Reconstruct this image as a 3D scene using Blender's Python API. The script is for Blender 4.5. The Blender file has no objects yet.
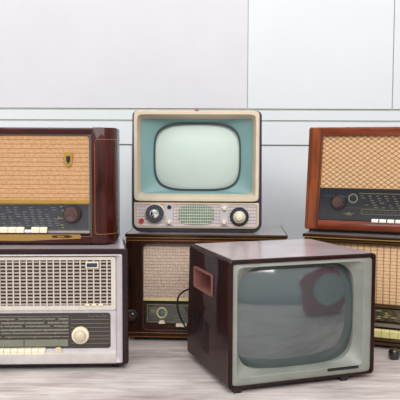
import bpy, bmesh, math, random
from mathutils import Vector, Matrix
random.seed(4)
PI = math.pi
R = math.radians
scene = bpy.context.scene
COL = scene.collection

# ------------------------------------------------------------------ materials
def lin(c):
    c = c / 255.0
    return c / 12.92 if c <= 0.04045 else ((c + 0.055) / 1.055) ** 2.4
def rgb(r, g, b): return (lin(r), lin(g), lin(b), 1.0)

class N:
    """small node-expression helper"""
    def __init__(s, name, rough=0.5, metal=0.0, coat=0.0, coat_rough=0.08, spec=0.5):
        s.m = bpy.data.materials.new(name); s.m.use_nodes = True
        s.nt = s.m.node_tree; s.b = s.nt.nodes['Principled BSDF']
        s.b.inputs['Roughness'].default_value = rough
        s.b.inputs['Metallic'].default_value = metal
        s.b.inputs['Coat Weight'].default_value = coat
        s.b.inputs['Coat Roughness'].default_value = coat_rough
        s.b.inputs['Specular IOR Level'].default_value = spec
        s.tc = None
    def node(s, t, **k):
        n = s.nt.nodes.new(t)
        for a, v in k.items(): setattr(n, a, v)
        return n
    def put(s, sock, v):
        if hasattr(v, 'is_linked') or isinstance(v, bpy.types.NodeSocket): s.nt.links.new(v, sock)
        else: sock.default_value = v
    def xyz(s):
        s.tc = s.node('ShaderNodeTexCoord')
        sp = s.node('ShaderNodeSeparateXYZ'); s.nt.links.new(s.tc.outputs['Object'], sp.inputs[0])
        return sp.outputs
    def f(s, op, a, b=0.0, c=None):
        n = s.node('ShaderNodeMath', operation=op)
        s.put(n.inputs[0], a); s.put(n.inputs[1], b)
        if c is not None: s.put(n.inputs[2], c)
        return n.outputs[0]
    def saw(s, v, period):      # 0 at line centres, 1 between
        return s.f('MULTIPLY', s.f('ABSOLUTE', s.f('SUBTRACT', s.f('FRACT', s.f('DIVIDE', v, period)), 0.5)), 2.0)
    def line(s, v, period, a, b):   # 1 on thin lines, 0 elsewhere
        n = s.node('ShaderNodeMapRange', interpolation_type='SMOOTHSTEP')
        s.put(n.inputs[0], s.saw(v, period)); s.put(n.inputs[1], a); s.put(n.inputs[2], b)
        return n.outputs[0]
    def noise(s, scale, sx=1, sy=1, sz=1, detail=4, rough=0.55):
        if s.tc is None: s.tc = s.node('ShaderNodeTexCoord')
        mp = s.node('ShaderNodeMapping'); mp.inputs['Scale'].default_value = (sx, sy, sz)
        s.nt.links.new(s.tc.outputs['Object'], mp.inputs[0])
        n = s.node('ShaderNodeTexNoise'); n.inputs['Scale'].default_value = scale
        n.inputs['Detail'].default_value = detail; n.inputs['Roughness'].default_value = rough
        s.nt.links.new(mp.outputs[0], n.inputs['Vector'])
        return n.outputs['Fac']
    def ramp(s, v, stops):
        n = s.node('ShaderNodeValToRGB'); s.put(n.inputs[0], v)
        e = n.color_ramp.elements
        e[0].position, e[0].color = stops[0]; e[1].position, e[1].color = stops[-1]
        for p, c in stops[1:-1]:
            q = e.new(p); q.color = c
        return n.outputs[0]
    def mix(s, fac, a, b):
        n = s.node('ShaderNodeMix', data_type='RGBA')
        s.put(n.inputs[0], fac); s.put(n.inputs[6], a); s.put(n.inputs[7], b)
        return n.outputs[2]
    def color(s, c): s.put(s.b.inputs['Base Color'], c)
    def bump(s, h, strength=0.4, dist=0.001):
        n = s.node('ShaderNodeBump'); n.inputs['Strength'].default_value = strength
        n.inputs['Distance'].default_value = dist; s.put(n.inputs['Height'], h)
        s.nt.links.new(n.outputs[0], s.b.inputs['Normal'])

def plain(name, c, rough=0.5, metal=0.0, coat=0.0, spec=0.5, var=0.06, scale=30):
    n = N(name, rough, metal, coat, spec=spec)
    a = tuple(x * (1 - var) for x in c[:3]) + (1,); b = tuple(min(1, x * (1 + var)) for x in c[:3]) + (1,)
    n.color(n.ramp(n.noise(scale), [(0.35, a), (0.65, b)]))
    return n.m

def wood(name, dark, light, axis='z', rough=0.3, coat=0.5, coat_rough=0.1, scale=7, stretch=14, spec=0.12):
    n = N(name, rough, 0, coat, coat_rough, spec=spec)
    k = {'x': (1, stretch, stretch), 'z': (stretch, stretch, 1), 'y': (stretch, 1, stretch)}[axis]
    v = n.noise(scale, *k, detail=6, rough=0.6); w = n.noise(scale * 0.4, *[q * 0.35 + 0.6 for q in k], detail=2)
    t = n.f('ADD', n.f('MULTIPLY', v, 0.65), n.f('MULTIPLY', w, 0.35))
    n.color(n.ramp(t, [(0.36, dark), (0.64, light)]))
    n.bump(v, 0.05, 0.001)
    return n.m

M = {}
M['mahogany'] = wood('red mahogany veneer', rgb(26, 6, 4), rgb(78, 21, 14), 'z', 0.4, 0.4, 0.06)
M['mahogany_x'] = wood('red mahogany rail', rgb(34, 10, 8), rgb(76, 26, 20), 'x', 0.28, 0.4)
M['walnut'] = wood('dark walnut veneer', rgb(24, 11, 5), rgb(56, 30, 17), 'z', 0.32, 0.22, 0.15)
M['walnut_x'] = wood('dark walnut rail', rgb(30, 14, 7), rgb(74, 42, 23), 'x', 0.32, 0.22, 0.15)
M['cherry'] = wood('orange cherry veneer', rgb(98, 42, 18), rgb(158, 84, 44), 'z', 0.28, 0.35, scale=4, stretch=8)
M['cherry_x'] = wood('orange cherry rail', rgb(84, 32, 14), rgb(142, 66, 36), 'x', 0.28, 0.4, scale=4, stretch=8)
M['olive_wood'] = wood('olive brown wood', rgb(44, 34, 18), rgb(92, 72, 40), 'x', 0.35, 0.35)
M['plum'] = wood('plum brown varnished cabinet', rgb(26, 14, 15), rgb(46, 29, 31), 'x', 0.35, 0.3, 0.15)
M['oxblood'] = wood('oxblood lacquered wood', rgb(18, 6, 6), rgb(50, 15, 15), 'z', 0.5, 0.32, 0.04, scale=4, stretch=8)
def dusty(name, a, b, rough, coat):  # dust tone with the reflected wall painted into the colour
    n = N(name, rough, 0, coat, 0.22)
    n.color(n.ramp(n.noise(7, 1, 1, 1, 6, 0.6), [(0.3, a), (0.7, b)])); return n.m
M['dusty_glare_top'] = dusty('dusty worn lacquer with painted glare', rgb(172, 156, 160), rgb(198, 184, 188), 0.3, 0.8)  # pale lilac: wall glare on the lacquer put into the base colour
M['dusty_glare_brown'] = dusty('dusty worn varnish with painted glare', rgb(126, 115, 112), rgb(152, 142, 138), 0.32, 0.6)  # grey gloss of the radio tops painted in with the dust
M['navy_shell'] = plain('dark navy painted steel', rgb(34, 34, 46), 0.35, coat=0.2)
M['offwhite'] = plain('aged off-white plastic', rgb(194, 187, 182), 0.42)
M['lilac_white'] = plain('pale grey lilac plastic', rgb(192, 185, 188), 0.4)
M['frame_cream'] = plain('chalky cream frame', rgb(206, 197, 184), 0.45)
M['cream'] = plain('cream plastic', rgb(232, 220, 190), 0.3, coat=0.2)
M['key_cream'] = plain('ivory piano keys', rgb(238, 222, 196), 0.3, coat=0.2)
M['key_white'] = plain('white piano keys', rgb(236, 232, 226), 0.3, coat=0.2)
M['key_yellow'] = plain('yellowed piano keys', rgb(222, 210, 140), 0.3, coat=0.2)
M['beige'] = plain('aged beige plastic bezel', rgb(208, 192, 168), 0.38, var=0.05, scale=12)
M['grey_bezel'] = plain('grey green painted bezel', rgb(138, 141, 132), 0.42, var=0.08, scale=16)
M['brass'] = plain('brass', rgb(186, 148, 70), 0.35, 0.6)
M['dull_brass'] = plain('dull gold trim', rgb(164, 130, 68), 0.38, 0.35)
M['brass_inlay'] = plain('gold inlay line', rgb(150, 96, 50), 0.35, 0.2)
M['dark_inlay'] = plain('dark inlay line', rgb(60, 28, 18), 0.4)
M['silver'] = plain('brushed silver', rgb(190, 188, 190), 0.25, 0.9)
M['chrome'] = plain('chrome', rgb(220, 220, 222), 0.12, 1.0)
M['black'] = plain('black plastic', rgb(20, 19, 20), 0.4)
M['dark'] = plain('dark void', rgb(16, 13, 12), 0.8)
M['rubber'] = plain('black rubber', rgb(24, 23, 24), 0.6)
M['brown_knob'] = plain('brown bakelite', rgb(72, 46, 42), 0.25, coat=0.5)
M['dial_olive'] = plain('olive printed dial glass', rgb(92, 84, 58), 0.15, coat=0.5, var=0.25, scale=45)
M['dark_knob'] = plain('dark brown bakelite', rgb(40, 32, 30), 0.3, coat=0.4)
M['navy_knob'] = plain('navy dial ring', rgb(26, 44, 62), 0.25, coat=0.5)
M['red'] = plain('red button', rgb(190, 30, 50), 0.3, coat=0.4)
M['pink'] = plain('dusty pink plastic', rgb(136, 86, 80), 0.45)
M['dial_slate'] = plain('slate dial glass', rgb(50, 53, 60), 0.1, coat=0.6, var=0.1)
M['dial_black'] = plain('blue black dial glass', rgb(28, 32, 40), 0.1, coat=0.6, var=0.1)
M['dial_brown'] = plain('brown black dial glass', rgb(46, 36, 32), 0.12, coat=0.6, var=0.1)
M['dial_green'] = plain('dark olive dial glass', rgb(66, 66, 58), 0.12, coat=0.6, var=0.1)
M['print_pale'] = plain('pale dial print', rgb(118, 118, 110), 0.4)
M['eye_ring'] = plain('pale gold ring', rgb(186, 180, 134), 0.4)
M['eye_glass'] = plain('grey blue glass', rgb(84, 102, 110), 0.15, coat=0.6)
M['print_gold'] = plain('gold dial print', rgb(140, 128, 84), 0.4)
M['print_green'] = plain('grey green dial print', rgb(120, 120, 104), 0.4)
M['print_dim'] = plain('dim dial print', rgb(84, 84, 80), 0.4)
M['print_orange'] = plain('orange dial print', rgb(160, 100, 60), 0.4)
M['teal'] = plain('teal painted screen mask', rgb(116, 152, 150), 0.45, var=0.04, scale=8)
M['screen_pale'] = plain('pale green picture tube', rgb(190, 206, 197), 0.5, coat=0.12, var=0.02, scale=6)
M['screen_dark'] = plain('dark grey picture tube', rgb(60, 72, 74), 0.10, coat=1.0, spec=0.9, var=0.03, scale=4)
M['screen_dark'].node_tree.nodes['Principled BSDF'].inputs['Coat IOR'].default_value = 1.75
M['red_paint'] = plain('red enamel', rgb(168, 36, 46), 0.3, coat=0.3)
M['grey_disc'] = plain('pale grey disc', rgb(190, 198, 196), 0.4)
M['tube_rim'] = plain('dark tube gasket', rgb(42, 46, 58), 0.5)
M['green_cloth'] = plain('green speaker cloth', rgb(108, 134, 112), 0.8)
M['bar_green'] = plain('pale grille bars', rgb(208, 206, 190), 0.45)

# woven cloths -------------------------------------------------------------
def cloth_ribbed():
    n = N('tan ribbed grille cloth', 0.75); x, y, z = n.xyz()
    rib = n.line(z, 0.0155, 0.70, 0.98); fine = n.line(z, 0.0052, 0.55, 1.0); vert = n.line(x, 0.0098, 0.6, 1.0)
    spk = n.noise(90, 1, 1, 1.6)
    c = n.ramp(spk, [(0.3, rgb(176, 132, 90)), (0.7, rgb(206, 164, 118))])
    c = n.mix(n.f('MULTIPLY', vert, 0.10), c, rgb(165, 110, 68))
    c = n.mix(n.f('MULTIPLY', fine, 0.22), c, rgb(170, 112, 70))
    c = n.mix(n.f('MULTIPLY', rib, 0.6), c, rgb(130, 86, 52))
    n.color(c); n.bump(n.f('SUBTRACT', 1.0, rib), 0.5, 0.0015); return n.m
def cloth_diamond():
    n = N('diamond weave grille cloth', 0.75); x, y, z = n.xyz()
    u = n.f('DIVIDE', x, 0.0262); v = n.f('DIVIDE', z, 0.0185)
    wob = n.f('MULTIPLY', n.noise(60), 0.16)
    a = n.line(n.f('ADD', n.f('ADD', u, v), wob), 1.0, 0.52, 0.94); b = n.line(n.f('SUBTRACT', n.f('SUBTRACT', u, v), wob), 1.0, 0.52, 0.94)
    d = n.f('MAXIMUM', a, b); e = n.f('MULTIPLY', a, b)
    c = n.ramp(n.noise(160), [(0.3, rgb(196, 154, 108)), (0.7, rgb(224, 188, 144))])
    c = n.mix(n.f('MULTIPLY', d, 0.62), c, rgb(140, 92, 46)); c = n.mix(n.f('MULTIPLY', e, 0.8), c, rgb(96, 58, 26))
    n.color(c); n.bump(n.f('SUBTRACT', 1.0, d), 0.6, 0.002); return n.m
def cloth_tweed():
    n = N('pinkish tweed grille cloth', 0.8); x, y, z = n.xyz()
    h = n.line(z, 0.0125, 0.5, 0.95); dash = n.line(n.f('ADD', x, n.f('MULTIPLY', n.noise(25), 0.01)), 0.0115, 0.35, 0.8)
    c = n.ramp(n.noise(110, 1, 1, 2), [(0.3, rgb(176, 150, 132)), (0.7, rgb(218, 196, 176))])
    c = n.mix(n.f('MULTIPLY', n.f('MULTIPLY', h, dash), 0.6), c, rgb(118, 86, 72))
    c = n.mix(n.f('MULTIPLY', h, 0.2), c, rgb(150, 118, 98))
    n.color(c); n.bump(n.f('SUBTRACT', 1.0, h), 0.5, 0.0015); return n.m
def cloth_columns():
    n = N('tan column weave grille cloth', 0.8); x, y, z = n.xyz()
    v = n.line(x, 0.0245, 0.66, 0.98); h = n.line(z, 0.0128, 0.5, 0.95)
    c = n.ramp(n.noise(120, 1, 1, 1.5), [(0.3, rgb(206, 166, 122)), (0.7, rgb(236, 200, 156))])
    c = n.mix(n.f('MULTIPLY', h, 0.5), c, rgb(150, 108, 74)); c = n.mix(n.f('MULTIPLY', v, 0.7), c, rgb(122, 84, 56))
    n.color(c); n.bump(n.f('SUBTRACT', 1.0, n.f('MAXIMUM', v, h)), 0.5, 0.0015); return n.m
def panel_mesh():
    n = N('pinkish grey mesh panel', 0.5); x, y, z = n.xyz()
    v = n.line(x, 0.0112, 0.5, 0.95); h = n.line(z, 0.0128, 0.5, 0.95)
    c = n.mix(n.f('MULTIPLY', n.f('MAXIMUM', h, n.f('MULTIPLY', v, 0.5)), 0.75), rgb(206, 192, 190), rgb(136, 122, 124))
    n.color(c); n.bump(h, 0.3, 0.001); return n.m
def radio_grille():
    n = N('pale plastic grille', 0.5); x, y, z = n.xyz()
    v = n.line(n.f('SUBTRACT', x, 0.0085), 0.0229, 0.78, 0.80)
    n.color(n.mix(v, rgb(172, 156, 152), rgb(194, 192, 172))); return n.m
M['radio_grille'] = radio_grille(); M['brown_cloth'] = plain('brown cloth', rgb(118, 86, 78), 0.9)
M['cloth_ribbed'] = cloth_ribbed(); M['cloth_diamond'] = cloth_diamond()
M['cloth_tweed'] = cloth_tweed(); M['cloth_columns'] = cloth_columns(); M['panel_mesh'] = panel_mesh()

def floor_mat():
    n = N('bleached plank laminate', 0.4, spec=0.35); x, y, z = n.xyz()
    g = n.noise(5, 1, 9, 1, 8, 0.7); big = n.noise(3.2, 1, 3, 1, 4, 0.6)
    t = n.f('ADD', n.f('MULTIPLY', g, 0.55), n.f('MULTIPLY', big, 0.45))
    c = n.ramp(t, [(0.34, rgb(150, 137, 133)), (0.46, rgb(192, 180, 176)), (0.60, rgb(224, 214, 209))])
    kn = n.noise(9, 1, 2.5, 1, 1)
    c = n.mix(n.f('MULTIPLY', n.ramp(kn, [(0.70, (0, 0, 0, 1)), (0.80, (1, 1, 1, 1))]), 0.5), c, rgb(120, 102, 98))
    seam = n.line(n.f('ADD', y, 0.06), 0.19, 0.975, 0.995)
    c = n.mix(n.f('MULTIPLY', seam, 0.35), c, rgb(110, 98, 96))
    n.color(c); n.bump(g, 0.12, 0.001); return n.m
M['floor'] = floor_mat()
M['wall_white'] = plain('white painted panelling', rgb(222, 227, 230), 0.5, var=0.012, scale=3)
M['wall_lilac'] = plain('pale lilac wall board', rgb(218, 217, 222), 0.55, var=0.015, scale=5)
M['groove'] = plain('grey groove paint', rgb(188, 188, 178), 0.6)

# ------------------------------------------------------------------ geometry helpers
def obj(name, bm, mat, parent=None, bevel=0.0, seg=2, angle=32, label=None, loc=None):
    bmesh.ops.remove_doubles(bm, verts=bm.verts, dist=1e-6)
    bmesh.ops.recalc_face_normals(bm, faces=bm.faces)
    if bevel:
        es = [e for e in bm.edges if len(e.link_faces) == 2 and e.calc_face_angle(0) > R(50)]
        bmesh.ops.bevel(bm, geom=es, offset=bevel, segments=seg, profile=0.5, affect='EDGES', clamp_overlap=True)
    for f in bm.faces: f.smooth = True
    for e in bm.edges:
        e.smooth = len(e.link_faces) == 2 and e.calc_face_angle(0) <= R(angle)
    me = bpy.data.meshes.new(name); bm.to_mesh(me); bm.free()
    me.materials.append(M[mat])
    o = bpy.data.objects.new(name, me); COL.objects.link(o)
    if parent: o.parent = parent
    if label: o['label'] = label
    if loc: o.location = loc
    return o

def thing(name, label, cat, loc, rz=0.0, group=None):
    o = bpy.data.objects.new(name, None); COL.objects.link(o)
    o.empty_display_size = 0.05
    o.location = loc; o.rotation_euler = (0, 0, rz); o['label'] = label; o['category'] = cat
    if group: o['group'] = group
    return o

def box(bm, x0, x1, y0, y1, z0, z1):
    v = [bm.verts.new(p) for p in ((x0,y0,z0),(x1,y0,z0),(x1,y1,z0),(x0,y1,z0),(x0,y0,z1),(x1,y0,z1),(x1,y1,z1),(x0,y1,z1))]
    for q in ((0,3,2,1),(4,5,6,7),(0,1,5,4),(1,2,6,5),(2,3,7,6),(3,0,4,7)): bm.faces.new([v[i] for i in q])
    return bm

def B(*a): return box(bmesh.new(), *a)

def loft(bm, loops, cap0=False, cap1=False, ring=False):
    vs = [[bm.verts.new(p) for p in L] for L in loops]
    if ring: vs.append(vs[0])
    n = len(loops[0])
    for a, b in zip(vs, vs[1:]):
        for i in range(n):
            j = (i + 1) % n
            bm.faces.new((a[i], a[j], b[j], b[i]))
    if cap0: bm.faces.new(vs[0])
    if cap1: bm.faces.new(vs[-1])
    return bm

def rpoly(pts, r, seg=5):
    """rounded polygon (2D, CCW); r: one radius or one per corner"""
    out = []; n = len(pts); rs = r if isinstance(r, (list, tuple)) else [r] * n
    for i in range(n):
        p = Vector(pts[i]); a = (Vector(pts[i-1]) - p).normalized(); b = (Vector(pts[(i+1) % n]) - p).normalized()
        half = a.angle(b) / 2; rr = max(rs[i], 1e-4); d = rr / math.tan(half)
        c = p + (a + b).normalized() * (rr / math.sin(half))
        s = p + a * d - c; e = p + b * d - c
        a0 = math.atan2(s.y, s.x); a1 = math.atan2(e.y, e.x)
        while a1 - a0 > PI: a1 -= 2 * PI
        while a1 - a0 < -PI: a1 += 2 * PI
        for k in range(seg + 1):
            t = a0 + (a1 - a0) * k / seg
            out.append((c.x + rr * math.cos(t), c.y + rr * math.sin(t)))
    return out
def rr(x0, x1, z0, z1, r=0.001, seg=5): return rpoly([(x0, z0), (x1, z0), (x1, z1), (x0, z1)], r, seg)
def at_y(loop, y): return [(p[0], y, p[1]) for p in loop]
def se(x0, x1, z0, z1, n=4.0, cnt=96):
    cx, cz, a, b = (x0+x1)/2, (z0+z1)/2, (x1-x0)/2, (z1-z0)/2; out = []
    for k in range(cnt):
        t = 2 * PI * (k + 0.5) / cnt; c, s = math.cos(t), math.sin(t)
        out.append((cx + a * math.copysign(abs(c) ** (2/n), c), cz + b * math.copysign(abs(s) ** (2/n), s)))
    return out
def plate(loop, y0, y1):        # solid outline between two depths
    return loft(bmesh.new(), [at_y(loop, y0), at_y(loop, y1)], True, True)
def plate_z(loop, z0, z1): return loft(bmesh.new(), [[(p[0], p[1], z) for p in loop] for z in (z0, z1)], True, True)
def frame(outer, inner, y0, y1, yi=None):      # ring with a hole; yi: depth of the inner lip's front
    yi = y0 if yi is None else yi
    return loft(bmesh.new(), [at_y(outer, y1), at_y(outer, y0), at_y(inner, yi), at_y(inner, y1)], ring=True)
def pocket(outer, inner, y0, yb, ydeep, outer_back=None, b=0.003):
    """closed cabinet with a pocket in its front"""
    cx = sum(p[0] for p in outer) / len(outer); cz = sum(p[1] for p in outer) / len(outer)
    ins = [(p[0] - math.copysign(b, p[0]-cx), p[1] - math.copysign(b, p[1]-cz)) for p in outer]
    return loft(bmesh.new(), [at_y(outer_back or outer, yb), at_y(outer, y0 + b), at_y(ins, y0), at_y(inner, y0), at_y(inner, ydeep)], True, True)
def dome(outline, y_edge, bulge, steps=14, back=0.03):
    """convex glass face: centre proud by bulge, mid-edges at y_edge, corners set deeper"""
    xs = [p[0] for p in outline]; zs = [p[1] for p in outline]
    cx, cz = (min(xs)+max(xs))/2, (min(zs)+max(zs))/2; a, b = (max(xs)-min(xs))/2, (max(zs)-min(zs))/2
    loops = [at_y(outline, y_edge + back)]
    for k in range(steps):
        q = 1 - k / steps
        loops.append([(cx + (p[0]-cx)*q, y_edge + bulge * (((p[0]-cx)*q/a)**2 + ((p[1]-cz)*q/b)**2 - 1), cz + (p[1]-cz)*q) for p in outline])
    bm = loft(bmesh.new(), loops, True, False)
    bm.verts.ensure_lookup_table()
    last = bm.verts[-len(outline):]; c = bm.verts.new((cx, y_edge - bulge, cz))
    for i in range(len(last)): bm.faces.new((last[i], last[(i+1) % len(last)], c))
    return bm
def lathe(cx, cz, prof, n=36, bm=None):       # prof: (radius, y) list, axis along y
    bm = bm or bmesh.new(); loops = []
    for r, y in prof:
        r = max(r, 1e-5)
        loops.append([(cx + r*math.cos(2*PI*k/n), y, cz + r*math.sin(2*PI*k/n)) for k in range(n)])
    return loft(bm, loops, True, True)
def tube(pts, r, n=10, bm=None):
    bm = bm or bmesh.new(); pts = [Vector(p) for p in pts]; loops = []; up = Vector((0.013, 0.02, 1)).normalized()
    for i, p in enumerate(pts):
        t = (pts[min(i+1, len(pts)-1)] - pts[max(i-1, 0)]).normalized()
        u = t.cross(up); u = u.normalized() if u.length > 0.05 else t.cross(Vector((1, 0, 0))).normalized()
        w = t.cross(u)
        loops.append([tuple(p + u*r*math.cos(2*PI*k/n) + w*r*math.sin(2*PI*k/n)) for k in range(n)])
    return loft(bm, loops, True, True)
def smooth_path(pts, sub=8):
    P = [Vector(p) for p in pts]; P = [P[0]*2-P[1]] + P + [P[-1]*2-P[-2]]; out = []
    for i in range(1, len(P)-2):
        for k in range(sub):
            t = k/sub; a, b, c, d = P[i-1], P[i], P[i+1], P[i+2]
            out.append(0.5*((2*b)+(c-a)*t+(2*a-5*b+4*c-d)*t*t+(3*b-a-3*c+d)*t**3))
    out.append(P[-2]); return out
def strips(name, mat, rects, y, parent, t=0.0008):
    bm = bmesh.new()
    for x0, x1, z0, z1 in rects: box(bm, x0, x1, y - t, y, z0, z1)
    return obj(name, bm, mat, parent)
def feet(parent, xs, ys, h, r=0.012, mat='rubber', low=0.0):
    for x in xs:
        for y in ys:
            bm = bmesh.new(); n = 16
            loft(bm, [[(x + q*math.cos(2*PI*k/n), y + q*math.sin(2*PI*k/n), z) for k in range(n)] for q, z in ((r*0.85, low), (r, h))], True, True)
            obj('foot', bm, mat, parent)
def piano_key(parent, x0, x1, y0, y1, z0, z1, mat='key_cream', name='piano_key', drop=0.0):
    bm = bmesh.new(); g = 0.0006
    a = [(y0, z0), (y1, z0), (y1, z1), (y0 + 0.006, z1), (y0, z1 - 0.006)]
    loft(bm, [[(x0+g, p[0], p[1]-drop) for p in a], [(x1-g, p[0], p[1]-drop) for p in a]], True, True)
    return obj(name, bm, mat, parent, bevel=0.0008, seg=1)

def carve(o, bm):
    """cut a closed shape out of an object's mesh"""
    bmesh.ops.recalc_face_normals(bm, faces=bm.faces)
    me = bpy.data.meshes.new('cut'); bm.to_mesh(me); bm.free()
    c = bpy.data.objects.new('cut', me); COL.objects.link(c); c.parent = o.parent
    md = o.modifiers.new('cut', 'BOOLEAN'); md.object = c; md.operation = 'DIFFERENCE'; md.solver = 'EXACT'
    bpy.context.view_layer.update()
    new = bpy.data.meshes.new_from_object(o.evaluated_get(bpy.context.evaluated_depsgraph_get()))
    o.modifiers.clear(); o.data = new; bpy.data.objects.remove(c)

# ------------------------------------------------------------------ room
def struct(name, bm, mat, bevel=0.0, **k):
    o = obj(name, bm, mat, bevel=bevel, seg=1); o['kind'] = 'structure'; return o
WY = 3.50
struct('floor', B(-3.2, 3.2, -5.0, WY + 0.05, -0.05, 0.0), 'floor')
struct('wall_back', B(-3.2, 3.2, WY, WY + 0.12, 0.0, 2.7), 'groove')
# upper boards (proud of the groove backing)
struct('trim_1', B(-3.2, 0.2350, WY - 0.007, WY, 0.9578, 2.7), 'wall_lilac', 0.0015)
struct('trim_2', B(0.2374, 0.9605, WY - 0.008, WY, 0.9578, 2.7), 'wall_white', 0.0015)
struct('trim_3', B(0.9650, 3.2, WY - 0.008, WY, 0.9578, 2.7), 'wall_white', 0.0015)
# dado rail and the frieze below it
struct('trim_4', B(-3.2, 3.2, WY - 0.007, WY, 0.9000, 0.9478), 'wall_white', 0.0015)
# framed panels of the wainscot
def wainscot(name, x0, x1, panels, z1=0.8906):
    bm = bmesh.new(); ztop, zbot = 0.7783, 0.10
    box(bm, x0, x1, WY - 0.009, WY, ztop, z1); box(bm, x0, x1, WY - 0.009, WY, 0.0, zbot)
    xs = [x0] + [q for p in panels for q in p] + [x1]
    for a, b in zip(xs[0::2], xs[1::2]): box(bm, a, b, WY - 0.009, WY, zbot, ztop)
    struct(name, bm, 'wall_white', 0.0012)
wainscot('trim_5', -3.2, 3.2, [(-2.9, -2.2), (-2.15, -1.3), (-1.2, -0.340), (-0.10, 1.45), (1.55, 2.8)])
for i, (a, b, zt) in enumerate([(-1.2, -0.340, 0.7712), (-0.10, 1.45, 0.7712)]):
    struct('trim_%d' % (6 + i), B(a + 0.001, b - 0.006, WY - 0.004, WY, 0.106, zt), 'wall_white', 0.0012)
struct('baseboard_back', B(-3.2, 3.2, WY - 0.02, WY - 0.009, 0.0, 0.075), 'wall_white', 0.002)

# ------------------------------------------------------------------ 1 off-white faced radio, bottom left
def white_radio():
    t = thing('table_radio', 'off-white faced radio with wide slotted grille, standing on the floor at the left', 'radio', (-0.524, 2.297, 0.011), R(2.6)); t.scale = (0.981, 0.981, 0.987)
    W = 0.2885; H = 0.411; z0 = 0.008
    outer = rr(-W, W, z0, H, 0.014); back = rr(-W + 0.028, W - 0.028, z0, H, 0.014)
    inner = rr(-0.268, 0.268, 0.013, 0.393, 0.006)
    obj('cabinet', pocket(outer, inner, 0, 0.275, 0.05, back, 0.003), 'plum', t)
    feet(t, (-0.24, 0.24), (0.045, 0.22), z0, 0.014, low=-0.0111)
    obj('top_dust_glare', plate_z(rpoly([(-W+0.014, 0.010), (W-0.014, 0.010), (W-0.040, 0.27), (-W+0.040, 0.27)], 0.003, 3), H-0.0005, H+0.0002), 'dusty_glare_top', t, label='dusty top surface with painted wall glare')
    # face: outer rim, slanting in
    o = rr(-0.2675, 0.2675, 0.0135, 0.3925, 0.006); m = rr(-0.262, 0.262, 0.017, 0.389, 0.006); i = rr(-0.245, 0.245, 0.050, 0.383, 0.008)
    obj('front_frame', loft(bmesh.new(), [at_y(o, 0.04), at_y(o, 0.001), at_y(m, -0.003), at_y(i, 0.012), at_y(i, 0.04)], ring=True), 'lilac_white', t)
    # cream panel with the hole for the grille, cross bar
    po = rr(-0.2445, 0.2445, 0.1995, 0.3825, 0.006); pi = rr(-0.229, 0.229, 0.214, 0.372, 0.004)
    obj('grille_frame', frame(po, pi, 0.006, 0.035), 'frame_cream', t, label='cream frame round the slotted grille')
    po = rr(-0.2445, 0.2445, 0.0505, 0.199, 0.004); pi = rr(-0.226, 0.226, 0.0625, 0.188, 0.010)
    obj('dial_frame', frame(po, pi, 0.009, 0.035, 0.012), 'lilac_white', t)
    # grille of vertical bars and horizontal slats
    bm = bmesh.new(); p = 0.0229
    for k in range(-9, 10): box(bm, k*p + 0.0085 - 0.0022, k*p + 0.0085 + 0.0022, 0.0085, 0.016, 0.214, 0.372)
    q = 0.0121
    for k in range(13): z = 0.2165 + k*q; box(bm, -0.229, 0.229, 0.0115, 0.016, z, z + 0.0052)
    obj('grille', bm, 'radio_grille', t, label='pale slotted grille')
    obj('speaker_cloth', B(-0.23, 0.23, 0.024, 0.026, 0.213, 0.373), 'brown_cloth', t, label='dark brown cloth behind the grille')
    # badge and three small tabs
    bd = obj('badge', plate(rr(0.142, 0.186, 0.344, 0.366, 0.002), 0.004, 0.016), 'cream', t)
    obj('badge_plate', plate(rr(0.146, 0.182, 0.348, 0.362, 0.001), 0.0028, 0.005), 'navy_knob', bd, label='dark blue plate')
    for x in (0.147, 0.170, 0.193):
        obj('tab', plate(rr(x - 0.008, x + 0.008, 0.2145, 0.221, 0.002), 0.002, 0.012), 'cream', t)
    # dial
    d = obj('dial', B(-0.2265, 0.2265, 0.018, 0.022, 0.062, 0.1885), 'dial_brown', t)
    g = []; n2 = []; orr = []
    for z, h in ((0.176, .0018), (0.166, .005), (0.153, .006), (0.141, .005), (0.128, .006), (0.1165, .0045), (0.104, .003)):
        x = -0.222
        while x < 0.078:
            w = random.uniform(0.03, 0.09); x1 = min(x + w, 0.08)
            g.append((x, x1, z - h/2, z + h/2))
            if random.random() < 0.5: orr.append((x + w*0.3, x + w*0.3 + 0.004, z - h/2 - .003, z - h/2))
            x = x1 + random.choice((0.0, 0.003, 0.012))
    for z in (0.171, 0.160, 0.147, 0.135, 0.122):
        for k in range(48):
            if random.random() < .6: n2.append((-0.22 + k*0.0062, -0.22 + k*0.0062 + 0.002, z, z + 0.002))
    for z0_, z1_ in ((0.070, 0.094),):
        g.append((-0.222, -0.075, z0_, z1_)); g.append((-0.072, 0.078, z0_, z1_))
    strips('dial_scale', 'print_green', g, 0.0175, d); strips('dial_ticks', 'print_pale', n2, 0.0175, d)
    strips('dial_marks', 'print_orange', orr, 0.0175, d)
    strips('dial_lines', 'print_green', [(0.088, 0.222, z, z + 0.0016) for z in (0.163, 0.149, 0.1345, 0.121, 0.105, 0.094, 0.079)] , 0.0175, d)
    strips('dial_emblem', 'print_pale', [(0.150+q*0.0245, 0.170+q*0.0245, 0.174, 0.1755) for q in range(3)] + [(0.150+q*0.0245, 0.1515+q*0.0245, 0.174, 0.180) for q in range(4)], 0.0175, d)
    k = obj('tuning_knob', lathe(0.122, 0.111, [(0.026, 0.018), (0.030, 0.014), (0.030, 0.002), (0.027, -0.002), (0.021, -0.002)]), 'cream', t)
    obj('knob_cap', lathe(0.122, 0.111, [(0.020, 0.0), (0.0205, -0.008), (0.018, -0.014), (0.011, -0.0185), (0.0, -0.020)]), 'beige', k, label='domed cap of the cream knob')
    # keys and half-round switch
    for j in range(10):
        piano_key(t, -0.235 + j*0.0236 + 0.0, -0.235 + (j+1)*0.0236, -0.002, 0.02, 0.043, 0.066, 'key_cream')
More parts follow.
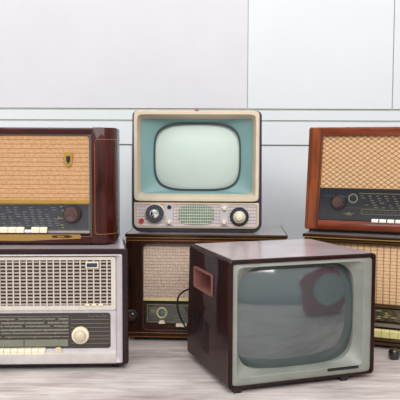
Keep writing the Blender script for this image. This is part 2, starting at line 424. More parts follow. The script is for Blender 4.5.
    obj('switch_wheel', lathe(0.046, 0.056, [(0.013, 0.012), (0.014, 0.010), (0.014, 0.002), (0.012, 0.0)]), 'beige', t)
    # sill below the dial
    bm = bmesh.new(); a = [(0.014, 0.0145), (-0.0045, 0.0145), (-0.006, 0.020), (-0.003, 0.047), (0.008, 0.057), (0.014, 0.057)]
    loft(bm, [[(-0.245, p[0], p[1]) for p in a], [(0.245, p[0], p[1]) for p in a]], True, True)
    obj('sill', bm, 'offwhite', t, bevel=0.001)
    return t

# ------------------------------------------------------------------ 2 mahogany radio, top left
def plan_column(bm, pts, z0, z1, b=0.004):
    cx = sum(p[0] for p in pts)/len(pts); cy = sum(p[1] for p in pts)/len(pts)
    ins = [(p[0] + (cx-p[0])*b/0.05, p[1] + (cy-p[1])*b/0.15) for p in pts]
    loft(bm, [[(p[0], p[1], z) for p in q] for q, z in ((ins, z0), (pts, z0 + b), (pts, z1 - b), (ins, z1))], True, True)
def mahogany_radio():
    t = thing('table_radio', 'glossy dark mahogany radio with tan ribbed cloth, on top of the off-white faced radio', 'radio', (-0.60, 2.385, 0.4112), R(1))
    H = 0.415; zb = 0.012; bm = bmesh.new()
    col = [(0.2245, 0.0), (0.246, 0.0)]
    for k in range(1, 9):
        a = k/8*PI/2; col.append((0.246 + 0.060*math.sin(a), 0.055*(1-math.cos(a))))
    col += [(0.302, 0.20), (0.292, 0.26), (0.2245, 0.26)]
    plan_column(bm, col, zb, H); obj('side_column', bm, 'mahogany', t, angle=28)
    bm = bmesh.new(); plan_column(bm, [(-x, y) for x, y in reversed(col)], zb, H); obj('side_column', bm, 'mahogany', t, angle=28)
    bm = bmesh.new(); box(bm, -0.2246, 0.2246, -0.001, 0.26, 0.392, H - 0.001); obj('top_rail', bm, 'mahogany_x', t, bevel=0.004)
    bm = bmesh.new(); box(bm, -0.2246, 0.2246, -0.001, 0.26, zb, 0.040); obj('bottom_rail', bm, 'mahogany_x', t, bevel=0.004)
    obj('back_panel', B(-0.2244, 0.2244, 0.245, 0.256, 0.0405, 0.3915), 'walnut', t)
    feet(t, (-0.25, 0.25), (0.04, 0.19), zb, 0.016, low=0.0058)
    obj('plinth', B(-0.27, 0.27, 0.012, 0.024, 0.007, zb+0.001), 'dark', t)
    obj('bezel', frame(rr(-0.2245, 0.2245, 0.018, 0.3915, 0.001), rr(-0.2165, 0.2165, 0.022, 0.3865, 0.014), 0.0005, 0.02, 0.006), 'print_dim', t, label='thin grey bezel')
    obj('speaker_cloth', B(-0.217, 0.217, 0.010, 0.014, 0.160, 0.390), 'cloth_ribbed', t)
    obj('gold_strip', plate(rr(-0.2165, 0.2165, 0.151, 0.163, 0.002), 0.004, 0.016), 'brass', t)
    d = obj('dial', B(-0.2165, 0.2165, 0.011, 0.015, 0.052, 0.151), 'dial_slate', t)
    bm = bmesh.new(); loft(bm, [at_y(rr(-0.214, 0.2145, 0.057, 0.148, .004), 0.0108), at_y(rr(-0.214, 0.2145, 0.057, 0.148, .004), 0.0102), at_y(rr(-0.2125, 0.213, 0.0585, 0.1465, .004), 0.0102), at_y(rr(-0.2125, 0.213, 0.0585, 0.1465, .004), 0.0108)], ring=True)
    obj('dial_outline', bm, 'print_gold', d)
    pr = []
    for r_ in range(9):     # slanting columns of tiny station marks
        for c_ in range(12):
            if random.random() < 0.85:
                x = -0.205 + c_*0.026 + r_*0.0022 + random.uniform(-.002, .002); w = random.uniform(.009, .018); z = 0.136 - r_*0.0078
                if x + w < 0.115: pr.append((x, x + w, z, z + 0.0018))
    strips('dial_scale', 'print_pale', pr, 0.0107, d)
    strips('dial_marks', 'print_gold', [(0.112, 0.122, 0.139, 0.142), (0.118, 0.126, 0.125, 0.128), (0.108, 0.124, 0.098, 0.101), (0.106, 0.109, 0.096, 0.106), (0.114, 0.126, 0.075, 0.078), (0.118, 0.126, 0.066, 0.069)], 0.0107, d)
    k = obj('tuning_knob', lathe(0.157, 0.114, [(0.028, 0.010), (0.031, 0.006), (0.031, -0.006), (0.028, -0.010), (0.026, -0.010)]), 'dark_knob', t)
    obj('knob_cap', lathe(0.155, 0.115, [(0.025, -0.008), (0.026, -0.018), (0.024, -0.022), (0.018, -0.0215), (0.009, -0.0185), (0.0, -0.018)]), 'brown_knob', k)
    # keys: three, a low one, two more
    x = -0.2; 
    for kx in (-0.205, -0.177, -0.149, -0.121, -0.093, -0.065, -0.0375): piano_key(t, kx, kx + 0.0277, -0.006, 0.012, 0.050, 0.0695)
    piano_key(t, -0.0095, 0.0147, -0.002, 0.012, 0.050, 0.060, 'key_white')
    piano_key(t, 0.015, 0.0425, -0.006, 0.012, 0.050, 0.0695); piano_key(t, 0.0427, 0.070, -0.006, 0.012, 0.050, 0.0695)
    obj('silver_strip', plate(rr(0.072, 0.2165, 0.049, 0.056, 0.001), 0.004, 0.012), 'silver', t)
    obj('lower_lip', B(-0.2165, 0.2165, -0.003, 0.014, 0.0445, 0.0495), 'mahogany_x', t, bevel=0.001)
    low = [(-0.2165, 0.030), (-0.10, 0.0225), (0.0, 0.0215), (0.08, 0.026), (0.185, 0.030), (0.188, 0.036), (0.185, 0.0445), (-0.2165, 0.0445)]
    g = obj('gold_plate', plate(low, -0.0035, 0.006), 'dull_brass', t)
    b2 = obj('emblem', plate(rpoly([(0.088, 0.034), (0.145, 0.033), (0.16, 0.0375), (0.145, 0.042), (0.088, 0.041)], 0.001), -0.005, -0.003), 'mahogany_x', g)
    obj('emblem_bar', plate(rr(0.105, 0.130, 0.0355, 0.0385, 0.0005), -0.006, -0.0045), 'brass', b2)
    # shield badge on the cloth
    sh = [(0.129, 0.329), (0.160, 0.329), (0.158, 0.296), (0.152, 0.283), (0.1445, 0.278), (0.137, 0.283), (0.131, 0.296)]
    s = obj('badge', plate(rpoly(list(reversed(sh)), 0.002, 3), 0.003, 0.012), 'brass', t, label='small brass shield badge')
    sh2 = [(0.137, 0.316), (0.152, 0.316), (0.151, 0.299), (0.1445, 0.288), (0.138, 0.299)]
    obj('badge_centre', plate(rpoly(list(reversed(sh2)), 0.002, 3), 0.0015, 0.004), 'black', s)
    # gold inlay lines round the corner panels
    for sg in (1, -1):
        bm = bmesh.new(); path = []
        arc = [(0.246 + 0.0605*math.sin(a), 0.055*(1-math.cos(a)) - 0.0006) for a in [i/10*PI/2 for i in range(11)]]
        path = [(0.236*sg, -0.0006, 0.052), (0.236*sg, -0.0006, 0.362), (0.238*sg, -0.0006, 0.369), (0.243*sg, -0.0006, 0.372)]
        path += [(x*sg, y, 0.374) for x, y in arc] + [(0.3045*sg, 0.14, 0.374), (0.302*sg, 0.20, 0.374)]
        tube(path, 0.0011, 6, bm)
        tube([(0.236*sg, -0.0006, 0.052), (0.240*sg, -0.0006, 0.046)] + [(x*sg, y, 0.045) for x, y in arc] + [(0.302*sg, 0.20, 0.045)], 0.0011, 6, bm)
        obj('inlay', bm, 'brass_inlay', t, label='fine gold inlay line')
    return t

# ------------------------------------------------------------------ 3 dark walnut radio, middle bottom
def walnut_radio():
    cx = 0.0235
    O = Vector((0.0, 2.66)); a = R(-3)
    t = thing('table_radio', 'long dark walnut radio with pinkish tweed cloth, on the floor under the teal television', 'radio', (O.x + cx*math.cos(a), O.y + cx*math.sin(a), 0), a)
    W = 0.3125; H = 0.424; D = 0.365; z0 = 0.012
    body = rr(-W, W, z0, 0.408, 0.003)
    ins = rr(-0.248, 0.248, 0.043, 0.386, 0.022)
    obj('cabinet', pocket(body, ins, 0, D, 0.04, rr(-W+0.004, W-0.004, z0, 0.408, 0.003), 0.002), 'walnut', t)
    obj('top_board', B(-W-0.003, W+0.003, -0.006, D, 0.411, H), 'walnut_x', t, bevel=0.003)
    obj('top_dust_glare', B(-W+0.004, W-0.004, 0.002, D-0.004, H-0.0005, H+0.0003), 'dusty_glare_brown', t, label='dusty top surface with painted wall glare')
    obj('gold_line', B(-W+0.002, W-0.002, -0.0015, 0.2, 0.4078, 0.4113), 'dull_brass', t)
    for q0, q1 in ((0.397, 0.3995), (0.0325, 0.035), (0.017, 0.019)): strips('moulding', 'brass_inlay', [(-W+0.004, W-0.004, q0, q1)], 0, t, 0.002)
    feet(t, (-0.27, 0.27), (0.03, 0.31), z0, 0.016)
    obj('bezel', frame(rr(-0.248, 0.248, 0.043, 0.386, 0.022), rr(-0.2445, 0.2445, 0.0465, 0.3825, 0.019), -0.001, 0.03), 'brown_knob', t, label='thin rim round the front opening')
    obj('speaker_cloth', plate(rr(-0.245, 0.245, 0.167, 0.383, [0.001, 0.001, 0.019, 0.019]), 0.016, 0.02), 'cloth_tweed', t)
    obj('gold_strip', plate(rr(-0.2445, 0.2445, 0.159, 0.1675, 0.001), 0.010, 0.02), 'key_yellow', t, label='yellow brass strip')
    obj('dark_strip', B(-0.2445, 0.2445, 0.012, 0.02, 0.149, 0.159), 'dark', t)
    dl = rr(-0.2445, 0.2445, 0.047, 0.149, [0.019, 0.019, 0.001, 0.001])
    obj('lower_panel', plate(dl, 0.014, 0.02), 'walnut_x', t)
    d = obj('dial', B(-0.236, 0.236, 0.010, 0.0138, 0.070, 0.147), 'dial_green', t)
    ol = bmesh.new()
    def outline(bm, x0, x1, z0_, z1_, w=0.0016):
        for q in ((x0, x1, z0_, z0_+w), (x0, x1, z1_-w, z1_), (x0, x0+w, z0_, z1_), (x1-w, x1, z0_, z1_)): box(bm, q[0], q[1], 0.0092, 0.0099, q[2], q[3])
    outline(ol, -0.230, 0.230, 0.074, 0.144); outline(ol, -0.2225, -0.195, 0.104, 0.132, 0.002); outline(ol, 0.195, 0.2225, 0.104, 0.132, 0.002)
    obj('dial_outline', ol, 'print_gold', d)
    for q0, q1 in ((-0.217, -0.200), (0.200, 0.217)): strips('dial_window', 'print_pale', [(q0, q1, 0.110, 0.127)], 0.0098, d)
    pr = [(-0.130, 0.120, z, z + 0.0016) for z in (0.132, 0.120, 0.104, 0.091, 0.082)]
    strips('dial_scale', 'print_gold', [(x + random.uniform(0, .004), x + w, z, z + .0016) for z in (0.128, 0.098, 0.086) for x, w in ((-0.13, .05), (-0.07, .035), (-0.02, .06), (0.06, .05))], 0.0098, d)
    strips('dial_lines', 'print_pale', [(-0.132, 0.122, 0.137, 0.139), (-0.128, 0.0, 0.0785, 0.0800)], 0.0098, d)
    for sx in (-1, 1):
        r_ = obj('tuning_eye', lathe(-0.1725*1.0 if sx < 0 else 0.1725, 0.112, [(0.0225, 0.0095), (0.0225, 0.004), (0.020, 0.002), (0.0155, 0.004), (0.0155, 0.0085)]), 'eye_ring', t, label='pale gold ring on the dial')
        obj('eye_glass', lathe(sx*0.1725, 0.112, [(0.013, 0.009), (0.013, 0.003), (0.008, 0.002), (0.0, 0.0015)]), 'eye_glass', r_)
        tr = [(-0.013, 0.070), (0.013, 0.070), (0.008, 0.082), (-0.008, 0.082)] 
        obj('pointer_key', plate([(sx*0.172 + x, z) for x, z in tr], 0.0, 0.012), 'key_cream', t)
        obj('flat_key', plate(rr(sx*0.095 - 0.021, sx*0.095 + 0.021, 0.059, 0.071, 0.003), -0.002, 0.012), 'key_cream', t)
        for q in (0.0,):
            kx = sx*0.2885
            k = obj('side_knob', lathe(kx, 0.103, [(0.0215, 0.0), (0.0235, -0.004), (0.0235, -0.012), (0.020, -0.017), (0.015, -0.017)]), 'dark_knob', t)
            obj('knob_cap', lathe(kx, 0.103, [(0.0135, -0.015), (0.0135, -0.020), (0.010, -0.022), (0.004, -0.021), (0, -0.021)]), 'brown_knob', k)
    return t

# ------------------------------------------------------------------ 4 teal television
def teal_tv():
    t = thing('television', 'small beige and teal television with pale round-cornered screen, on top of the dark walnut radio', 'television', (-0.0145, 2.705, 0.4243), R(-2))
    s = -0.4243
    def Z(z): return z + s
    z0, z1 = 0.002, 0.4785
    outer = rpoly([(-0.2555, z0), (0.2575, z0), (0.2535, z1), (-0.252, z1)], [0.036, 0.036, 0.020, 0.020], 8)
    back = rpoly([(-0.235, z0+0.02), (0.235, z0+0.02), (0.235, z1-0.02), (-0.235, z1-0.02)], [0.034, 0.034, 0.020, 0.020], 8)
    inner = rpoly([(-0.236, 0.026), (0.236, 0.026), (0.236, 0.468), (-0.236, 0.468)], 0.01, 8)
    obj('cabinet', pocket(outer, inner, 0.008, 0.36, 0.09, back, 0.002), 'navy_shell', t, label='dark navy cabinet shell')
    feet(t, (-0.19, 0.19), (0.05, 0.28), 0.0032, 0.012)
    # beige hood round the screen
    o = se(-0.2455, 0.2455, Z(0.548), Z(0.9025), 26); m = se(-0.2425, 0.2425, Z(0.551), Z(0.8995), 26)
    ma = se(-0.232, 0.231, Z(0.560), Z(0.888), 24); i = se(-0.221, 0.218, Z(0.577), Z(0.872), 26)
    obj('hood', loft(bmesh.new(), [at_y(o, 0.07), at_y(o, -0.004), at_y(m, -0.012), at_y(ma, -0.012), at_y(i, 0.030), at_y(i, 0.07)], ring=True), 'beige', t, angle=26)
    sc = se(-0.167, 0.169, Z(0.594), Z(0.852), 4.0); so = se(-0.172, 0.174, Z(0.5885), Z(0.8575), 4.0)
    i2 = se(-0.2208, 0.2178, Z(0.5772), Z(0.8718), 26)
    obj('screen_mask', loft(bmesh.new(), [at_y(i2, 0.066), at_y(i2, 0.030), at_y(so, 0.052), at_y(so, 0.066)], ring=True), 'teal', t, label='teal mask round the screen')
    g2 = se(-0.1665, 0.1685, Z(0.5945), Z(0.8515), 4.0)
    obj('gasket', loft(bmesh.new(), [at_y(so, 0.066), at_y(so, 0.047), at_y(g2, 0.047), at_y(g2, 0.066)], ring=True), 'tube_rim', t)
    obj('screen', dome(sc, 0.056, 0.024), 'screen_pale', t, label='pale green screen')
    # control panel
    po = rpoly([(-0.2455, 0.0185), (0.2455, 0.0185), (0.2455, 0.1195), (-0.2455, 0.1195)], [0.020, 0.020, 0.004, 0.004], 8)
    pi = rpoly([(-0.2365, 0.026), (0.2365, 0.026), (0.2365, 0.1135), (-0.2365, 0.1135)], [0.013, 0.013, 0.003, 0.003], 8)
    obj('panel_frame', loft(bmesh.new(), [at_y(po, 0.03), at_y(po, 0.0), at_y(pi, -0.004), at_y(pi, 0.03)], ring=True), 'beige', t)
    obj('control_panel', plate(pi, 0.001, 0.02), 'panel_mesh', t, label='pinkish grey mesh control panel')
    gr = se(-0.0715, 0.072, 0.0315, 0.1125, 2.9)
    obj('speaker_cloth', plate(gr, -0.0005, 0.004), 'green_cloth', t, label='green cloth of the small rounded speaker')
    bm = bmesh.new()
    cx, cz, A, Bz = 0.00025, 0.072, 0.0717, 0.0405
    for k in range(-8, 9):
        x = cx + k*0.0088; q = 1 - (abs(x-cx)/A)**2.9
        if q > 0.02: h = Bz*q**(1/2.9); box(bm, x-0.0009, x+0.0009, -0.003, 0.0, cz-h, cz+h)
    for k in range(-3, 4):
        z = cz + k*0.0115; q = 1 - (abs(z-cz)/Bz)**2.9
        if q > 0.02: h = A*q**(1/2.9); box(bm, cx-h, cx+h, -0.004, 0.0, z-0.0011, z+0.0011)
    obj('speaker_grille', bm, 'bar_green', t)
    for x0, x1 in ((-0.1215, -0.0905), (0.095, 0.125)):
        pl = obj('knob_plate', plate(rr(x0, x1, 0.029, 0.1135, 0.003), -0.004, 0.002), 'lilac_white', t, label='pale upright plate')
        xm = (x0+x1)/2
        if x0 < 0: obj('socket', lathe(xm, 0.101, [(0.0085, -0.0035), (0.0085, -0.0055), (0.0065, -0.0055), (0.006, -0.0045)], 20), 'black', pl)
        else: obj('small_knob', lathe(xm, 0.0985, [(0.009, -0.003), (0.0085, -0.014), (0.006, -0.018), (0.0, -0.0185)], 20), 'cream', pl)
        obj('small_knob', lathe(xm, 0.043, [(0.009, -0.003), (0.0085, -0.014), (0.006, -0.018), (0.0, -0.0185)], 20), 'cream', pl)
    for kx, kz, q, cap in ((-0.1625, 0.0765, 1.0, 'chrome'), (0.169, 0.0655, 0.88, 'cream')):
        if q == 1.0: k = obj('channel_knob', lathe(kx, kz, [(0.039, 0.001), (0.0405, -0.002), (0.0405, -0.006), (0.036, -0.009)]), 'beige', t)
        else: k = obj('channel_knob', lathe(kx, kz, [(0.036, 0.001), (0.037, -0.004), (0.035, -0.007)]), 'black', t)
        obj('knob_ring', lathe(kx, kz, [(0.036*q, -0.006), (0.036*q, -0.014), (0.033*q, -0.017), (0.02*q, -0.017)]), 'navy_knob', k, label='navy ring')
        obj('knob_cap', lathe(kx, kz, [(0.02*q, -0.015), (0.019*q, -0.024), (0.015*q, -0.029), (0.007*q, -0.031), (0, -0.0315)]), cap, k)
        if q < 1: obj('knob_collar', lathe(kx, kz, [(0.0235, -0.014), (0.0235, -0.0185), (0.021, -0.0195)]), 'beige', k)
        bm = bmesh.new()
        for j in range(14):
            a = 2*PI*j/14; r_ = 0.0285*q; x, z = kx + r_*math.cos(a), kz + r_*math.sin(a); w = 0.0011
            box(bm, x-w, x+w, -0.0182, -0.0168, z-w, z+w)
        obj('knob_marks', bm, 'print_pale', k)
    obj('button', lathe(-0.2155, 0.0475, [(0.0095, 0.001), (0.0095, -0.008), (0.007, -0.012), (0, -0.0125)], 24), 'red', t, label='small red button')
    obj('top_clip', B(-0.006, 0.008, -0.010, 0.004, 0.4770, 0.4835), 'brass_inlay', t, bevel=0.001)
    return t

# ------------------------------------------------------------------ 5 big oxblood television
def big_tv():
    a = R(18.9); hw = 0.2575
    t = thing('television', 'large oxblood television with dark curved screen and grey bezel, angled on the floor in front', 'television', (0.0900 + hw*math.cos(a), 2.070 + hw*math.sin(a), 0), a)
    z0, H = 0.0215, 0.4165; D = 0.402
    outer = rpoly([(-hw, z0-0.006), (hw, z0-0.006), (hw, H), (-hw, H)], 0.012, 6)
    back = rpoly([(-hw-0.004, z0-0.004), (hw-0.03, z0-0.004), (hw-0.03, H-0.003), (-hw+0.004, H-0.003)], 0.016, 6)
    inner = rpoly([(-hw+0.012, 0.0235), (hw-0.0125, 0.0235), (hw-0.0125, H-0.012), (-hw+0.012, H-0.012)], 0.006, 6)
    cab = obj('cabinet', pocket(outer, inner, 0, D, 0.08, back, 0.003), 'oxblood', t, angle=26)
    carve(cab, box(bmesh.new(), -hw - 0.02, -hw + 0.098, 0.1505, 0.3325, 0.2775, 0.3455))
    obj('top_panel', plate_z(rpoly([(-hw+0.014, 0.008), (hw-0.014, 0.008), (hw-0.040, D-0.012), (-hw+0.016, D-0.012)], 0.008, 4), H-0.0005, H+0.0008), 'dusty_glare_top', t, label='dusty worn top with painted wall glare')  # thin pale inlay carrying dust and painted glare
    for x in (-0.225, 0.15):
        for y in (0.018, 0.33):
            bm = bmesh.new(); loft(bm, [[(x + sx*q, y + sy*q, z) for sx, sy in ((-1,-1),(1,-1),(1,1),(-1,1))] for q, z in ((0.011, 0.0), (0.015, 0.0165))], True, True)
            obj('foot', bm, 'rubber', t)
    # bezel
    bo = se(-hw+0.0123, hw-0.0128, 0.0238, H-0.0123, 40); bi = se(-0.2300, 0.2125, 0.050, 0.392, 24)
    bf = se(-0.2315, 0.2140, 0.0485, 0.3935, 24)
    sc = se(-0.216, 0.197, 0.056, 0.388, 5.2); so = se(-0.2165, 0.1975, 0.0555, 0.3885, 5.2)
    obj('bezel', loft(bmesh.new(), [at_y(bo, 0.07), at_y(bo, 0.006), at_y(bf, 0.001), at_y(bi, 0.002), at_y(so, 0.036), at_y(so, 0.07)], ring=True), 'grey_bezel', t, angle=20, label='grey green bezel')
    obj('screen', dome(sc, 0.040, 0.030, 16), 'screen_dark', t, label='dark glossy picture tube')
    obj('badge_slot', B(0.085, 0.198, -0.0012, 0.004, 0.0400, 0.0490), 'black', t, label='narrow black slot', bevel=0.001)
    # recessed carrying grip in the left side
    x = -hw
    def side(loop, xx): return [(xx, p[0], p[1]) for p in loop]
    g0 = rpoly([(0.148, 0.275), (0.335, 0.275), (0.335, 0.348), (0.148, 0.348)], 0.008, 5)
    g1 = rpoly([(0.156, 0.282), (0.327, 0.282), (0.327, 0.341), (0.156, 0.341)], 0.006, 5)
    obj('carry_grip', loft(bmesh.new(), [side(g0, x + 0.006), side(g0, x - 0.0035), side(g1, x - 0.0035), side([(p[0]*0.94+0.014, p[1]*0.9+0.031) for p in g1], x + 0.095)], False, True), 'pink', t, label='dusty pink recessed grip')
    bm = bmesh.new()
    for j in range(12):
        y = 0.185 + j*0.0145; box(bm, x - 0.0030, x + 0.004, y, y + 0.0022, 0.075, 0.185)
    obj('vent_slots', bm, 'black', t, label='upright vent slots')
    obj('edge_strip', B(x - 0.0012, x + 0.002, 0.004, 0.012, 0.03, H-0.02), 'mahogany', t)
    # cord from the back of the left side, down to the floor
    inv = Matrix.Rotation(-a, 4, 'Z')
    base = Vector(t.location)
    w = [(-0.006, 2.449, 0.235), (-0.030, 2.53, 0.234), (-0.052, 2.555, 0.226), (-0.076, 2.565, 0.205), (-0.084, 2.57, 0.175), (-0.078, 2.57, 0.135), (-0.060, 2.57, 0.095), (-0.035, 2.57, 0.055), (-0.005, 2.57, 0.022), (0.04, 2.575, 0.0045), (0.12, 2.60, 0.0045)]
    pts = [tuple(inv @ (Vector(p) - base)) for p in w]
    obj('power_cord', tube(smooth_path(pts), 0.0036, 8), 'rubber', t)
    return t

# ------------------------------------------------------------------ 6 olive brown radio, bottom right
def olive_radio():
    a = R(-22); cx = 0.31
    t = thing('table_radio', 'dark brown radio with yellowed keys on the floor under the orange-red radio', 'radio', (0.405 + cx*math.cos(a), 2.70 + cx*math.sin(a), 0), a)
    W = 0.31; H = 0.4255; D = 0.27; z0 = 0.010
    obj('cabinet', pocket(rr(-W+0.006, W-0.006, z0, 0.412, 0.004), rr(-0.284, 0.284, 0.105, 0.392, 0.004), 0, D, 0.03, None, 0.003), 'walnut_x', t)
    obj('top_board', B(-W, W, -0.006, D, 0.4145, H), 'walnut_x', t, bevel=0.003)
    obj('top_dust_glare', B(-W+0.006, W-0.006, 0.0, D-0.004, H-0.0005, H+0.0003), 'dusty_glare_brown', t, label='dusty top surface with painted wall glare')
    obj('gold_line', B(-W+0.001, W-0.001, -0.008, 0.1, 0.4115, 0.4150), 'dull_brass', t)
    for q0, q1 in ((0.4010, 0.4040), (0.3925, 0.3960)): obj('moulding', B(-W+0.004, W-0.004, -0.0045, 0.0, q0, q1), 'olive_wood', t)
    feet(t, (-0.26, 0.26), (0.03, 0.22), z0, 0.015)
    obj('speaker_cloth', B(-0.283, 0.283, 0.008, 0.012, 0.170, 0.391), 'cloth_columns', t)
    obj('gold_strip', plate(rr(-0.284, 0.284, 0.158, 0.170, 0.002), -0.004, 0.012), 'olive_wood', t)
    obj('dark_strip', B(-0.283, 0.283, 0.004, 0.012, 0.150, 0.158), 'dark', t)
    d = obj('dial', B(-0.283, 0.283, 0.003, 0.012, 0.100, 0.150), 'dial_olive', t)
    pr = []; pg = []
    for r_ in range(6):
        for c_ in range(20):
            x = -0.275 + c_*0.028 + random.uniform(0, .006)
            (pr if random.random() < .7 else pg).append((x, x + random.uniform(.008, .019), 0.142 - r_*0.0075, 0.1445 - r_*0.0075))
    strips('dial_scale', 'dark', pr, 0.0028, d); strips('dial_marks', 'eye_ring', pg, 0.0028, d)
    obj('pale_strip', plate(rr(-0.285, 0.285, 0.0845, 0.0965, 0.002), -0.006, 0.006), 'print_green', t, label='grey green strip over the keys')
    for j in range(18): piano_key(t, -0.279 + j*0.031, -0.279 + (j+1)*0.031, -0.014, 0.004, 0.044, 0.0745, 'key_yellow')
    for z_, zz in ((0.030, 0.040), (0.014, 0.024)): obj('lower_moulding', B(-W+0.004, W-0.004, -0.010, 0.0, z_, zz), 'olive_wood', t, bevel=0.002)
    return t

# ------------------------------------------------------------------ 7 cherry radio, top right
def cherry_radio():
    a = R(-20); cx = 0.305
    t = thing('table_radio', 'orange-red wooden radio with slanting sides and diamond-weave cloth, stacked at the right', 'radio', (0.42 + cx*math.cos(a), 2.75 + cx*math.sin(a), 0.4258), a)
    s = -0.4258
    zb, zt = 0.0115, 0.415
    outer = rpoly([(-0.307, zb), (0.307, zb), (0.293, zt), (-0.293, zt)], [0.006, 0.006, 0.008, 0.008], 5)
    inner = rpoly([(-0.2535, 0.050), (0.2535, 0.050), (0.2370, 0.384), (-0.2370, 0.384)], [0.003]*4, 5)
    obj('cabinet', pocket(outer, inner, 0, 0.24, 0.035, None, 0.004), 'cherry', t, label='orange cherry cabinet with slanting sides')
    feet(t, (-0.26, 0.26), (0.03, 0.20), zb, 0.015)
    obj('plinth', B(-0.29, 0.29, 0.010, 0.02, 0.001, zb+0.001), 'dark', t)
    obj('top_rail', plate(rpoly([(-0.2375, 0.3815), (0.2375, 0.3815), (0.2375, 0.412), (-0.2375, 0.412)], 0.002, 2), -0.004, 0.01), 'cherry_x', t, bevel=0.002)
    bm = bmesh.new(); q = [(0.01, 0.014), (-0.006, 0.014), (-0.009, 0.022), (-0.009, 0.036), (-0.003, 0.048), (0.01, 0.050)]
    loft(bm, [[(-0.254, p[0], p[1]) for p in q], [(0.254, p[0], p[1]) for p in q]], True, True)
    obj('bottom_rail', bm, 'cherry_x', t, bevel=0.0015)
    for sg in (-1, 1):
        bm = bmesh.new()
        def bar(x0, x1, z0_, z1_, w):
            v = [(x0-w, z0_), (x0+w, z0_), (x1+w, z1_), (x1-w, z1_)]
            if sg > 0: v = [(-p[0], p[1]) for p in v][::-1]
            loft(bm, [at_y(v, 0.001), at_y(v, -0.0012)], True, True)
        bar(-0.2965, -0.282, 0.018, 0.408, 0.0012); bar(-0.2600, -0.2430, 0.018, 0.408, 0.0022)
        bar(-0.2775, -0.2775, 0.2215, 0.2225, 0.0185) 
        obj('inlay', bm, 'dark_inlay', t, label='dark inlay lines')
    obj('speaker_cloth', plate([(-0.2465, 0.176), (0.2465, 0.176), (0.2368, 0.3838), (-0.2368, 0.3838)], 0.008, 0.012), 'cloth_diamond', t)
    obj('dark_strip', plate([(-0.2469, 0.171), (0.2469, 0.171), (0.2466, 0.1775), (-0.2466, 0.1775)], 0.005, 0.012), 'black', t)
    d = obj('dial', plate([(-0.2530, 0.052), (0.2530, 0.052), (0.2475, 0.171), (-0.2475, 0.171)], 0.008, 0.012), 'dial_black', t)
    pg = []; pd = []
    for r_ in range(6):
        for c_ in range(9):
            x = -0.09 + c_*0.030 + r_*0.0045; z = 0.148 - r_*0.0088
            if random.random() < .85: pg.append((x, x + random.uniform(.008, .017), z, z + .0018))
    pg += [(-0.095, 0.2, 0.1575, 0.159)]
    for q in ((-0.086, 0.2, 0.095, 0.0962), (-0.086, 0.2, 0.077, 0.0782), (-0.086, -0.085, 0.078, 0.095)): pg.append(q)
    for c_ in range(10): pd.append((-0.08 + c_*0.027, -0.062 + c_*0.027, 0.085, 0.0872))
    strips('dial_scale', 'print_gold', pg, 0.0078, d); strips('dial_marks', 'print_dim', pd + [(-0.235, -0.1, 0.145, .1462), (-0.205, 0.0, 0.1, 0.1012)], 0.0078, d)
    strips('dial_emblem', 'print_gold', [(-0.155, -0.115, 0.0765, 0.0785), (-0.145, -0.123, 0.072, 0.074), (-0.139, -0.129, 0.081, 0.083)], 0.0078, d)
    obj('tuning_eye', frame(se(-0.1365, -0.0995, 0.1195, 0.1565, 2, 40), se(-0.132, -0.104, 0.124, 0.152, 2, 40), 0.005, 0.0078), 'print_green', t, label='pale ring on the dial')
    k = obj('tuning_knob', lathe(-0.174, 0.121, [(0.027, 0.007), (0.029, 0.003), (0.029, -0.010), (0.0255, -0.014), (0.022, -0.014)]), 'dark_knob', t)
    obj('knob_cap', lathe(-0.176, 0.1225, [(0.0215, -0.012), (0.022, -0.022), (0.019, -0.026), (0.009, -0.0255), (0, -0.025)]), 'brown_knob', k)
    for j in range(9): piano_key(t, -0.046 + j*0.0297, -0.046 + (j+1)*0.0297 - 0.003, -0.006, 0.012, 0.0475, 0.0605, 'key_white')
    obj('rail_highlight', B(-0.252, 0.252, -0.002, 0.012, 0.0455, 0.0490), 'pink', t)  # pink bar painted as the highlight along the bottom rail
    return t

white_radio(); mahogany_radio(); walnut_radio(); teal_tv(); big_tv(); olive_radio(); cherry_radio()

# red cabinet to the right of the frame, mirrored in the big television's screen
def red_cabinet():
    a = R(58)
    t = thing('cabinet', 'red cabinet with a round grey disc, seen mirrored in the dark television screen', 'cabinet', (1.17, 1.79, 0), a - PI)
    body = rr(-0.33, 0.33, 0.012, 0.70, 0.16, 10)
    obj('body', loft(bmesh.new(), [at_y(rr(-0.31, 0.31, 0.03, 0.68, 0.14, 10), 0.40), at_y(body, 0.38), at_y(body, 0.03), at_y(rr(-0.315, 0.315, 0.027, 0.685, 0.15, 10), 0.008), at_y(rr(-0.29, 0.29, 0.05, 0.66, 0.13, 10), 0.0)], True, True), 'red_paint', t)
    r = obj('disc_rim', lathe(-0.075, 0.36, [(0.245, 0.005), (0.245, -0.012), (0.235, -0.018), (0.225, -0.012)]), 'red_paint', t)
    obj('disc', lathe(-0.075, 0.36, [(0.223, -0.008), (0.221, -0.018), (0.15, -0.026), (0.08, -0.030), (0.0, -0.031)]), 'grey_disc', r, label='round pale grey disc')
    for x, z in ((0.245, 0.45), (0.215, 0.425), (0.23, 0.395), (0.19, 0.46)):
        obj('button', lathe(x, z, [(0.011, 0.001), (0.011, -0.010), (0.007, -0.014), (0, -0.015)], 16), 'chrome', t)
    feet(t, (-0.24, 0.24), (0.06, 0.32), 0.0125, 0.02)
red_cabinet()

# small loose dark knob lying on the floor
t = thing('knob', 'small dark round knob lying on the floor before the radio with yellowed keys', 'knob', (0.703, 2.447, 0))
bm = bmesh.new(); n = 24
loft(bm, [[(r*math.cos(2*PI*k/n), r*math.sin(2*PI*k/n), z) for k in range(n)] for r, z in ((0.013, 0.0), (0.018, 0.004), (0.0205, 0.012), (0.0208, 0.022), (0.0195, 0.030), (0.016, 0.036), (0.010, 0.039), (0.001, 0.040))], True, True)
obj('grip', bm, 'dark_knob', t)

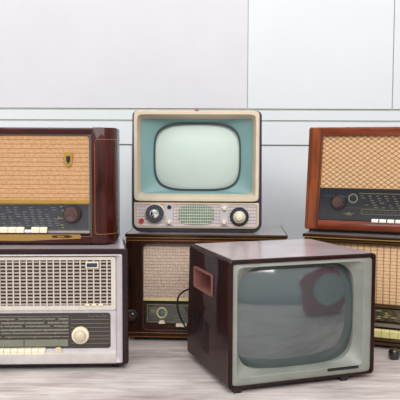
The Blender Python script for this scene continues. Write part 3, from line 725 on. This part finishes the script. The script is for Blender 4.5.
# ------------------------------------------------------------------ light
w = bpy.data.worlds.new('World'); scene.world = w; w.use_nodes = True
nt = w.node_tree; bg = nt.nodes['Background']; bg.inputs[1].default_value = 1.0
tc = nt.nodes.new('ShaderNodeTexCoord'); sp = nt.nodes.new('ShaderNodeSeparateXYZ'); nt.links.new(tc.outputs['Generated'], sp.inputs[0])
cr = nt.nodes.new('ShaderNodeValToRGB'); mr = nt.nodes.new('ShaderNodeMapRange'); mr.inputs[1].default_value = -1
nt.links.new(sp.outputs[2], mr.inputs[0]); nt.links.new(mr.outputs[0], cr.inputs[0]); nt.links.new(cr.outputs[0], bg.inputs[0])
e = cr.color_ramp.elements; e[0].position = 0.46; e[0].color = (0.26, 0.26, 0.26, 1); e[1].position = 0.80; e[1].color = (1.0, 1.02, 1.05, 1)
q = e.new(0.56); q.color = (0.60, 0.62, 0.64, 1)
def area(name, loc, target, sx, sy, power, col=(1, 1, 1)):
    l = bpy.data.lights.new(name, 'AREA'); l.shape = 'RECTANGLE'; l.size = sx; l.size_y = sy; l.energy = power; l.color = col
    o = bpy.data.objects.new(name, l); COL.objects.link(o); o.location = loc
    o.rotation_euler = (Vector(target) - Vector(loc)).to_track_quat('-Z', 'Y').to_euler(); return o
area('ceiling_softbox', (-0.3, 1.3, 2.9), (0.0, 2.5, 0.3), 2.6, 1.8, 14, (1, 0.985, 0.96))
area('window_light', (0.2, -2.2, 3.5), (0.0, 3.0, 0.5), 6.0, 1.8, 225, (1, 0.99, 0.975))

# ------------------------------------------------------------------ camera
cd = bpy.data.cameras.new('camera'); cam = bpy.data.objects.new('camera', cd); COL.objects.link(cam)
cd.sensor_fit = 'HORIZONTAL'; cd.sensor_width = 36; cd.lens = 691/400*36
cam.location = (0, 0, 0.75)
cam.rotation_mode = 'XYZ'
pitch = math.atan(50/691)
m = Matrix.Rotation(PI/2 - pitch, 4, 'X') @ Matrix.Rotation(R(0.22), 4, 'Z')
cam.rotation_euler = m.to_euler()
scene.camera = cam
scene.view_settings.view_transform = 'Standard'; scene.view_settings.look = 'None'
scene.view_settings.exposure = 0.0; scene.view_settings.gamma = 1.0; scene.view_settings.use_curve_mapping = False
